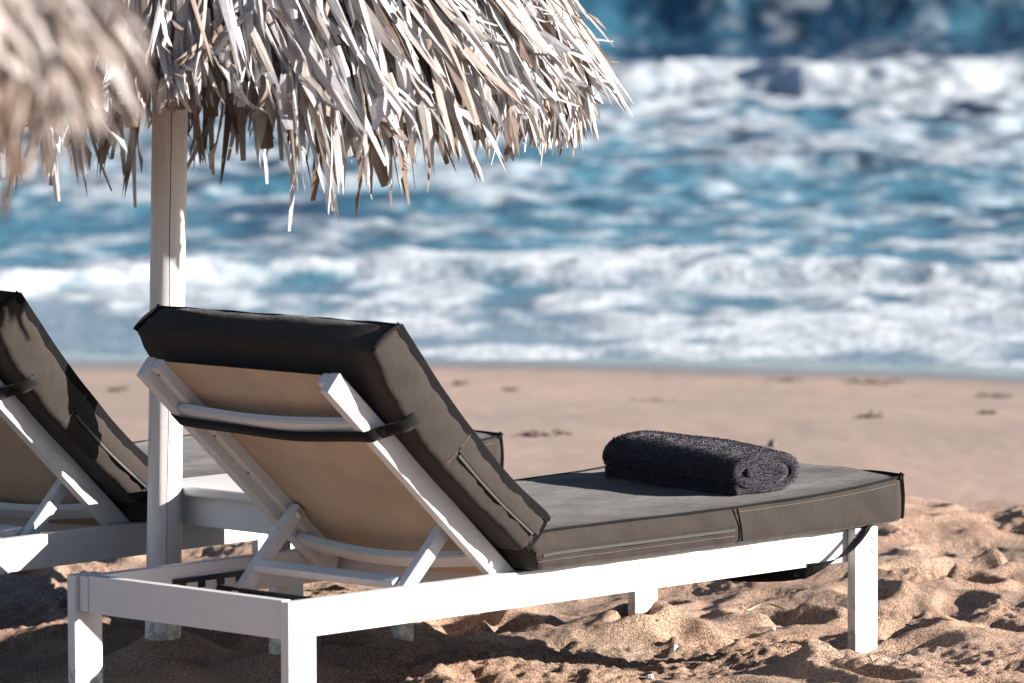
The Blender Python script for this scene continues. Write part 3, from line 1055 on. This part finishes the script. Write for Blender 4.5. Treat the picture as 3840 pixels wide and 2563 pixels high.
def build_parasol(label, loc, ztip, pole_lean, seed, fringe, in_view, npick, cdir, R=1.0, sweep=1.0, tint=(1, 1, 1)):
    """ztip: height of the rim line above loc"""
    rg = random.Random(seed)
    t = thing('thatched_parasol', label, 'parasol', loc, 0, 'thatched beach parasols')
    # pole with a drying crack
    zs = np.linspace(-0.25, ztip + 1.0, 60)
    bm = bmesh.new()
    seg = 44
    rings = []
    crack_a = math.atan2(-1, 0.22)
    for zi, zv in enumerate(zs):
        c = Vector((pole_lean[0] * zv, pole_lean[1] * zv, zv))
        ring = []
        rr0 = 0.0430 + 0.0012 * math.sin(zv * 5 + seed) - 0.001 * zv
        wob_ = 0.05 * math.sin(zv * 3.1) + 0.03 * math.sin(zv * 9.7 + 1)
        for k in range(seg):
            a = crack_a + wob_ + (k / seg) * 2 * math.pi
            if k == 0:
                r_ = rr0 - 0.008
            elif k in (1, seg - 1):
                a = crack_a + wob_ + (0.020 if k == 1 else -0.020) * (0.6 + 0.7 * abs(math.sin(zv * 1.7)))
                r_ = rr0
            else:
                r_ = rr0 + 0.0015 * math.sin(3 * a + 1.3) + 0.0006 * math.sin(11 * a + zv * 6)
            ring.append(bm.verts.new(c + Vector((r_ * math.cos(a), r_ * math.sin(a), 0))))
        rings.append(ring)
    for r0, r1 in zip(rings, rings[1:]):
        for k in range(seg):
            bm.faces.new((r0[k], r0[(k + 1) % seg], r1[(k + 1) % seg], r1[k]))
    bm.faces.new(rings[-1])
    po = obj('pole', bm, M_WHITE, t, True)
    ed = po.data.edges
    n0 = seg * len(zs)
    for e in ed:
        a_, b_ = e.vertices
        if abs(a_ - b_) == seg and (a_ % seg) in (0, 1, seg - 1):
            e.use_edge_sharp = True
    cz = ztip
    off = Vector((pole_lean[0] * (ztip + 0.5), pole_lean[1] * (ztip + 0.5), 0))
    # dark shell added under the leaves to block light
    P = []
    for i in range(25):
        s = i / 24 * 0.93
        r, zz, _, _ = prof(s)
        for k in range(37):
            a = k / 36 * 2 * math.pi
            P.append((off.x + (r - 0.05 * min(1, s * 5)) * R * math.cos(a), off.y + (r - 0.05 * min(1, s * 5)) * R * math.sin(a), cz + zz - 0.035))
    sh = obj('thatch_core', mesh_np('thatch_core', P, grid_faces(25, 37), M_CORE), None, t)
    sm = sh.modifiers.new('thickness', 'SOLIDIFY')
    sm.thickness = 0.03
    for k in range(9):
        a = k / 9 * 2 * math.pi + 0.22 + seed
        if k == 0 and seed == 2:
            a = -1.612
        pts = []
        for s in np.linspace(0.05, 0.99, 10):
            r, zz, _, _ = prof(s)
            if k == 0 and seed == 2:
                r, zz = r + 0.075 * s, zz + 0.055 * s
            pts.append((off.x + (r - 0.10 * min(1, s * 4)) * R * math.cos(a), off.y + (r - 0.10 * min(1, s * 4)) * R * math.sin(a), cz + zz - 0.085))
        obj('rafter', tube(pts, 0.016, 8), M_BRANCH, t, True)
    # leaves
    recs = []
    nl = int(6400 * R) if sweep else 4300
    for i in range(nl):
        fr = i / nl
        rim = fr > 0.80
        if rim:
            s = rg.uniform(0.84, 0.985)
        else:
            s = math.sqrt(rg.uniform(0.02, 0.80))
        a = rg.uniform(-math.pi, math.pi)
        r, zz, tr, tz_ = prof(s)
        ca, sa = math.cos(a), math.sin(a)
        tn = Vector((tr * ca, tr * sa, tz_))
        nm = Vector((-tz_ * ca, -tz_ * sa, tr))
        bt = Vector((-sa, ca, 0))
        ang = rg.gauss(0, 0.15) + (0.40 * float(sst(0.0, 0.8, ca)) if sa < 0.2 else 0.0) * sweep
        if rg.random() < 0.05:
            ang = rg.uniform(-1.0, 1.0)
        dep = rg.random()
        lift = rg.uniform(0.02, 0.13) if not rim else rg.uniform(-0.06, 0.10)
        d = (tn * math.cos(ang) + bt * math.sin(ang) + nm * lift)
        ln = rg.uniform(0.24, 0.44)
        if rim:
            d = d * 0.62 + Vector((bt.x * 0.12 * rg.uniform(-1, 1), bt.y * 0.12 * rg.uniform(-1, 1), -0.48))
            ln = fringe(a, rg) + (1 - s) * PD[-1] * R
            ln = max(0.08, ln * rg.uniform(0.62, 1.05))
        else:
            ln = min(ln, max(0.12, (1 - s) * PD[-1] * R * 0.95 + fringe(a, rg)))
        d = d.normalized()
        n_ = (nm - d * nm.dot(d)).normalized()
        roll = rg.gauss(0, 0.62)
        n_ = (Matrix.Rotation(roll, 3, d) @ n_)
        b_ = d.cross(n_)
        off_n = 0.055 * (1 - dep) - 0.025
        root = Vector((off.x + r * R * ca, off.y + r * R * sa, cz + zz)) + nm * off_n - d * 0.06
        wdt = rg.choice((0.010, 0.014, 0.018, 0.022, 0.026, 0.034)) * rg.uniform(0.8, 1.25)
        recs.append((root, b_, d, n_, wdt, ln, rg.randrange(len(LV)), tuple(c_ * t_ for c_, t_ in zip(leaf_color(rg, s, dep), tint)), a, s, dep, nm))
    # which leaves show largest: facing the camera, uppermost and inside the frame
    scored = []
    lw = Vector(loc)
    for idx, q in enumerate(recs):
        mid = lw + q[0] + q[2] * (q[5] * 0.7)
        v = CAMP - mid
        face = q[11].dot(v.normalized())
        if in_view(mid) and face > 0.10:
            scored.append(((1 - q[10]) + 0.3 * face + 6 * q[4], idx))
    scored.sort(reverse=True)
    pick = {i for _, i in scored[:npick]}
    meshes = {}
    for idx in sorted(pick):
        root, b_, d, n_, wdt, ln, vi, colr, *_ = recs[idx]
        if vi not in meshes:
            v4, f4 = LV[vi]
            # bend is along the normal as a share of the length
            vv = np.stack([v4[:, 0], v4[:, 1], v4[:, 2] + v4[:, 3] * 14], -1)
            meshes[vi] = mesh_np('palm_leaf', vv, f4, M_LEAF, False)
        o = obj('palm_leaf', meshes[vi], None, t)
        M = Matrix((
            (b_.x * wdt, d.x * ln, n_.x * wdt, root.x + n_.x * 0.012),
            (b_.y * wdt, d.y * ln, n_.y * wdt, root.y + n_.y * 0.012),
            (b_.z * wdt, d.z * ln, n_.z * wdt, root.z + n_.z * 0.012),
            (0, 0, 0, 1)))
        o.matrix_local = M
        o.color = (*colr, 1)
    AV, AF, AC = [], [], []
    base = 0
    for idx, q in enumerate(recs):
        if idx in pick:
            continue
        root, b_, d, n_, wdt, ln, vi, colr, *_ = q
        v4, f4 = LV[vi]
        pts = (np.array(root)[None] + v4[:, 0:1] * wdt * np.array(b_)[None] + v4[:, 1:2] * ln * np.array(d)[None]
               + (v4[:, 2:3] * wdt + v4[:, 3:4] * ln) * np.array(n_)[None])
        AV.append(pts)
        AF.append(f4 + base)
        AC.append(np.tile(np.array(colr), (len(v4), 1)))
        base += len(v4)
    me = mesh_np('thatch', np.concatenate(AV), np.concatenate(AF), M_THATCH, False)
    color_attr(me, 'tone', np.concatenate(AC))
    tag(obj('thatch', me, None, t), kind='stuff')
    return t


def scr(pw):
    """image fractions of a world point (for choosing which leaves to split off)"""
    c, s = math.cos(PITCH), math.sin(PITCH)
    x, y, z = pw.x, pw.y, pw.z - CAM_Z
    d = y * c - z * s
    return 0.5 + 20396.78 * x / d / 3840, 0.5 - 20396.78 * (y * s + z * c) / d / 2563


def in_frame(pw):
    u, v = scr(pw)
    return -0.02 < u < 1.02 and -0.03 < v < 1.0


def fringe_main(a, rg):
    # a is world azimuth; the camera looks along +Y, so -pi/2 faces it
    front = -math.sin(a)
    lat = math.cos(a)
    L = 0.31 - 0.12 * float(sst(0.2, 0.45, lat))
    if front > 0:
        L = 0.25 - 0.205 * sst(-0.24, -0.08, lat) + 0.235 * sst(0.24, 0.34, lat) - 0.10 * sst(0.50, 0.80, lat)
    return L * rg.uniform(0.7, 1.15)


base = L2W(0.655, 1.155, 0.0)
build_parasol('palm thatched parasol on the white pole between the two loungers', base, 1.36, (0.0235, 0.004), 2,
              fringe_main, in_frame, 300, None, 0.95)


def fringe_near(a, rg):
    return rg.uniform(0.0, 0.20) + 0.05 * float(sst(0.2, -0.4, math.cos(a) - 0.6))


build_parasol('blurred thatched parasol close to the camera at the upper left, pole out of frame', Vector((-1.575, 6.5, 0.06)), 1.59, (0.0, 0.0), 4,
              fringe_near, in_frame, 300, None, 1.03, 0.0, (0.80, 0.74, 0.69))


# ------------------------------------------------------------------ towel
def build_towel():
    # cross-section: a thick cloth folded into a flat roll, in (x, z); x runs to the foot of the lounger
    path = [(0.012, 0.012), (0.07, 0.011), (0.14, 0.011), (0.185, 0.014), (0.214, 0.030), (0.221, 0.054), (0.208, 0.078), (0.178, 0.090),
            (0.12, 0.095), (0.07, 0.092), (0.035, 0.083), (0.016, 0.064), (0.016, 0.046), (0.034, 0.034), (0.08, 0.032), (0.14, 0.033), (0.178, 0.042), (0.186, 0.054), (0.172, 0.064),
            (0.12, 0.066), (0.07, 0.063), (0.05, 0.058)]
    C = resample(path, 90)
    hw = 0.0138
    tng = np.gradient(C, axis=0)
    tng /= np.hypot(*tng.T)[:, None]
    nor = np.stack([-tng[:, 1], tng[:, 0]], -1)
    outer, inner = C - nor * hw, C + nor * hw
    ring = np.concatenate([outer, inner[::-1]])
    nr = len(ring)
    ny = 60
    ys = np.linspace(0, 0.50, ny)
    P = np.zeros((ny, nr, 3))
    for i, yv in enumerate(ys):
        k = yv / 0.50
        q = ring.copy()
        c0 = np.array([0.11, 0.0])
        hgt = (0.84 + 0.26 * k) * (1 - 0.10 * max(0, (k - 0.85) / 0.15) ** 2)
        q[:, 1] *= hgt
        q[:, 1] += 0.006 * math.sin(k * 5) * (q[:, 1] > 0.05)
        q[:, 0] = 0.11 + (q[:, 0] - 0.11) * (1.0 + 0.05 * math.sin(k * 4))
        nz = fbm(np.arange(nr) * 0.09, 0 * np.arange(nr) + yv * 14, 3, 7) - 0.5
        q += np.concatenate([-nor, nor[::-1]]) * (nz * 0.007)[:, None]
        e = 0.0
        P[i, :, 0] = q[:, 0] + 0.13 * yv
        P[i, :, 1] = yv + (0.004 * np.sin(np.arange(nr) * 0.4) if i in (0, ny - 1) else 0)
        P[i, :, 2] = np.maximum(q[:, 1], 0.001)
    i = np.arange(ny - 1)[:, None]
    j = np.arange(nr)[None, :]
    F = np.stack([i * nr + j, i * nr + (j + 1) % nr, (i + 1) * nr + (j + 1) % nr, (i + 1) * nr + j], -1).reshape(-1, 4)
    # end caps along the cloth thickness
    h2 = nr // 2
    caps = []
    for e, flip in ((0, False), (ny - 1, True)):
        b = e * nr
        for k in range(h2 - 1):
            f = (b + k, b + nr - 1 - k, b + nr - 2 - k, b + k + 1)
            caps.append(f[::-1] if flip else f)
    F = np.concatenate([F, np.array(caps)])
    me = mesh_np('folded_towel', P.reshape(-1, 3), F, M_TOWEL)
    bm = bmesh.new()
    bm.from_mesh(me)
    bmesh.ops.recalc_face_normals(bm, faces=bm.faces[:])
    bm.to_mesh(me)
    bm.free()
    o = obj('folded_towel', me, None)
    o.location = L2W(1.52, 0.065, 0.4165)
    o.rotation_euler = (0, 0, TH)
    tag(o, 'folded dark grey terry towel lying on the foot end of the front lounger', 'towel')
    # loop pile
    nf = len(me.polygons)
    cen = np.zeros(nf * 3, np.float32)
    nrm = np.zeros(nf * 3, np.float32)
    area = np.zeros(nf, np.float32)
    me.polygons.foreach_get('center', cen)
    me.polygons.foreach_get('normal', nrm)
    me.polygons.foreach_get('area', area)
    cen, nrm = cen.reshape(-1, 3), nrm.reshape(-1, 3)
    vs = np.zeros(len(me.vertices) * 3, np.float32)
    me.vertices.foreach_get('co', vs)
    vs = vs.reshape(-1, 3)
    q = np.array([p.vertices[:] for p in me.polygons])
    rg = np.random.default_rng(9)
    n = 60000
    pk = rg.choice(nf, n, p=area / area.sum())
    u, w = rg.random((n, 1)), rg.random((n, 1))
    c = vs[q[pk]]
    pt = (c[:, 0] * (1 - u) + c[:, 1] * u) * (1 - w) + (c[:, 3] * (1 - u) + c[:, 2] * u) * w
    nn = nrm[pk]
    dr = nn + rg.normal(0, 0.55, (n, 3))
    dr /= np.linalg.norm(dr, axis=1)[:, None]
    sd = np.cross(dr, rg.normal(0, 1, (n, 3)))
    sd /= np.linalg.norm(sd, axis=1)[:, None]
    ln = rg.uniform(0.0022, 0.0046, (n, 1))
    a = pt - sd * 0.0009
    b = pt + sd * 0.0009
    c2 = pt + dr * ln + sd * 0.0007
    d2 = pt + dr * ln - sd * 0.0007
    vv = np.stack([a, b, c2, d2], 1).reshape(-1, 3)
    ff = np.arange(n * 4).reshape(-1, 4)
    pm = mesh_np('terry_pile', vv, ff, M_TOWEL, False)
    tag(obj('terry_pile', pm, None, o), kind='stuff')


build_towel()


# ------------------------------------------------------------------ small things on the sand
def unproj(px, py, z=None, y=None):
    """photo pixel (3840 wide) to a point at height z"""
    Xp, Yp = px - 1920, py - 1281.5
    cr, sr = math.cos(ROLL), math.sin(ROLL)
    Xp, Yp = cr * Xp + sr * Yp, -sr * Xp + cr * Yp
    c, s = math.cos(PITCH), math.sin(PITCH)
    a, b = Xp / 20396.78, -Yp / 20396.78
    d = Vector((a, c + b * s, b * c - s))
    z0 = 0.0
    for _ in range(12):
        tt = (z0 - CAM_Z) / d.z
        q = CAMP + d * tt
        z0 = ground_z(q.x, q.y)
    return Vector((q.x, q.y, z0))


def clump(rg, rx, ry, rz_, n=9):
    bm = bmesh.new()
    for k in range(n):
        pts = []
        x, y = rg.uniform(-rx, rx) * 0.6, rg.uniform(-ry, ry) * 0.6
        a = rg.uniform(0, 6.28)
        for i in range(6):
            pts.append((x, y, abs(rg.gauss(0, 1)) * rz_ * 0.6 + 0.003))
            a += rg.gauss(0, 0.5)
            x += math.cos(a) * rx * 0.28
            y += math.sin(a) * ry * 0.28
        add_sweep(bm, pts, (rg.uniform(-1, 1), rg.uniform(-1, 1), 0.6), rg.uniform(0.5, 1.0) * rz_ * 0.7, 0.003)
    return bm


wr = random.Random(31)
weeds = [
    (2060, 1635, .05, .06, .010, 'dark seaweed scrap on the smooth sand left of the folded towel'),
    (1985, 1640, .04, .05, .010, 'small seaweed scrap beside the largest one left of the folded towel'),
    (2420, 1500, .07, .08, .007, 'faint seaweed strand on the smooth sand beyond and left of the towel'),
    (3265, 1440, .11, .12, .009, 'long dark seaweed strand near the waterline at the right'),
    (2950, 1430, .05, .06, .007, 'small seaweed tuft near the waterline above the towel'),
    (3730, 1487, .07, .08, .009, 'seaweed scrap close to the right frame edge below the waterline'),
    (3250, 1568, .04, .05, .012, 'tiny dark tuft on the smooth sand between towel and right edge'),
    (3695, 1556, .03, .04, .012, 'round dark tuft on the smooth sand near the right edge'),
    (1725, 1445, .03, .04, .012, 'tiny dark tuft beyond the raised backrest of the front lounger'),
    (1912, 1465, .03, .04, .012, 'small dark tuft beyond the foot of the rear lounger cushion'),
    (440, 1468, .03, .05, .014, 'dark tuft on smooth sand between the rear lounger and the pole'),
]
for (px, py, rx, ry, rz_, lab) in weeds:
    q = unproj(px, py)
    o = obj('seaweed_scrap', clump(wr, rx, ry, rz_), M_WEED)
    o.location = q
    tag(o, lab, 'seaweed', 'seaweed scraps on the smooth sand')


def pebble(loc, sx, sy, sz, mat, name, lab, cat, group=None, seed=1):
    bm = bmesh.new()
    bmesh.ops.create_icosphere(bm, subdivisions=3, radius=1.0)
    rg = random.Random(seed)
    ph = [rg.uniform(0, 6) for _ in range(6)]
    for v in bm.verts:
        k = 1 + 0.12 * math.sin(v.co.x * 3 + ph[0]) + 0.10 * math.sin(v.co.y * 4 + ph[1]) + 0.08 * math.sin(v.co.z * 5 + ph[2])
        v.co = Vector((v.co.x * sx * k, v.co.y * sy * k, v.co.z * sz * k))
    o = obj(name, bm, mat, None, True)
    o.location = loc
    o.rotation_euler = (0, 0, rg.uniform(0, 6))
    return tag(o, lab, cat, group)


pebble(unproj(2896, 1678) + Vector((0, 0, .004)), .020, .022, .020, M_WEED, 'dark_stone', 'small dark stone on the sand just behind the near end of the towel', 'stone', None, 3)
for k, (px, py, sz_, lab) in enumerate([
    (3690, 2125, .010, 'bright white shell in the shade of a sand hollow right of the foot leg'),
    (3320, 1945, .012, 'white shell on the sand beside the corner of the front cushion'),
    (2437, 2546, .013, 'white shell scrap at the bottom edge of the picture'),
    (2205, 2488, .008, 'tiny white shell in the sand in front of the front lounger'),
    (2900, 2364, .008, 'small white shell below the dry twig'),
]):
    bmq = unproj(px, py) + Vector((0, 0, sz_ * 0.4))
    pebble(bmq, sz_, sz_ * 0.7, sz_ * 0.45, M_SHELL, 'shell', lab, 'shell', 'white shells in the sand', 10 + k)
rgp = random.Random(77)

# cigarette-like white stub, dry leaf and twig
q = unproj(2516, 2462)
bm = tube([(0, 0, 0.004), (0.006, 0.002, 0.024)], 0.0055, 12)
o = obj('paper_stub', bm, M_SHELL, None, True)
o.location = q
o.rotation_euler = (0.5, 0.2, 0.4)
tag(o, 'short white paper stub stuck upright in the sand under the front lounger', 'stub')


def strip_leaf(ln, w, seed):
    rg = random.Random(seed)
    bm = bmesh.new()
    pts, wd = [], []
    for i in range(12):
        k = i / 11
        pts.append((k * ln, 0.018 * math.sin(k * 5 + seed), 0.006 + 0.014 * abs(math.sin(k * 4.2 + seed))))
        wd.append((0.2 * math.sin(k * 6), 1, 0.5 * math.sin(k * 7 + seed)))
    add_sweep(bm, pts, None, w, 0.0016, wd)
    return bm


for px, py, ln, w, rz_, lab in ((2770, 2362, .13, .010, 0.30, 'long dry leaf strip lying on the grey sand mound by the foot leg'),
                                (2372, 2425, .07, .020, -0.45, 'curled dry leaf in a sand hollow below the front lounger'),
                                (3250, 2545, .05, .008, -0.3, 'thin pale leaf strip at the bottom edge below the foot leg')):
    o = obj('dry_leaf', strip_leaf(ln, w, int(px)), M_DRY, None, True)
    o.location = unproj(px, py) + Vector((0, 0, 0.004))
    o.rotation_euler = (0, 0, rz_)
    tag(o, lab, 'dry leaf', 'dry leaves on the sand')
o = obj('twig', tube([(0, 0, 0.004), (0.03, 0.004, 0.016), (0.055, -0.004, 0.012), (0.08, 0.006, 0.030), (0.095, 0.002, 0.034)], 0.0025, 6), M_TWIG, None, True)
o.location = unproj(2855, 2322)
o.rotation_euler = (0, 0, 0.25)
tag(o, 'dark forked twig at the upper end of the dry leaf strip', 'twig')
o = obj('twig', tube([(0, 0, 0.0), (0.012, 0.01, 0.05), (0.03, 0.015, 0.085)], 0.0016, 6), M_TWIG, None, True)
o.location = unproj(448, 2132)
o.rotation_euler = (0, 0, 0.3)
tag(o, 'thin twig standing in shaded sand behind the head end of the front lounger', 'twig')
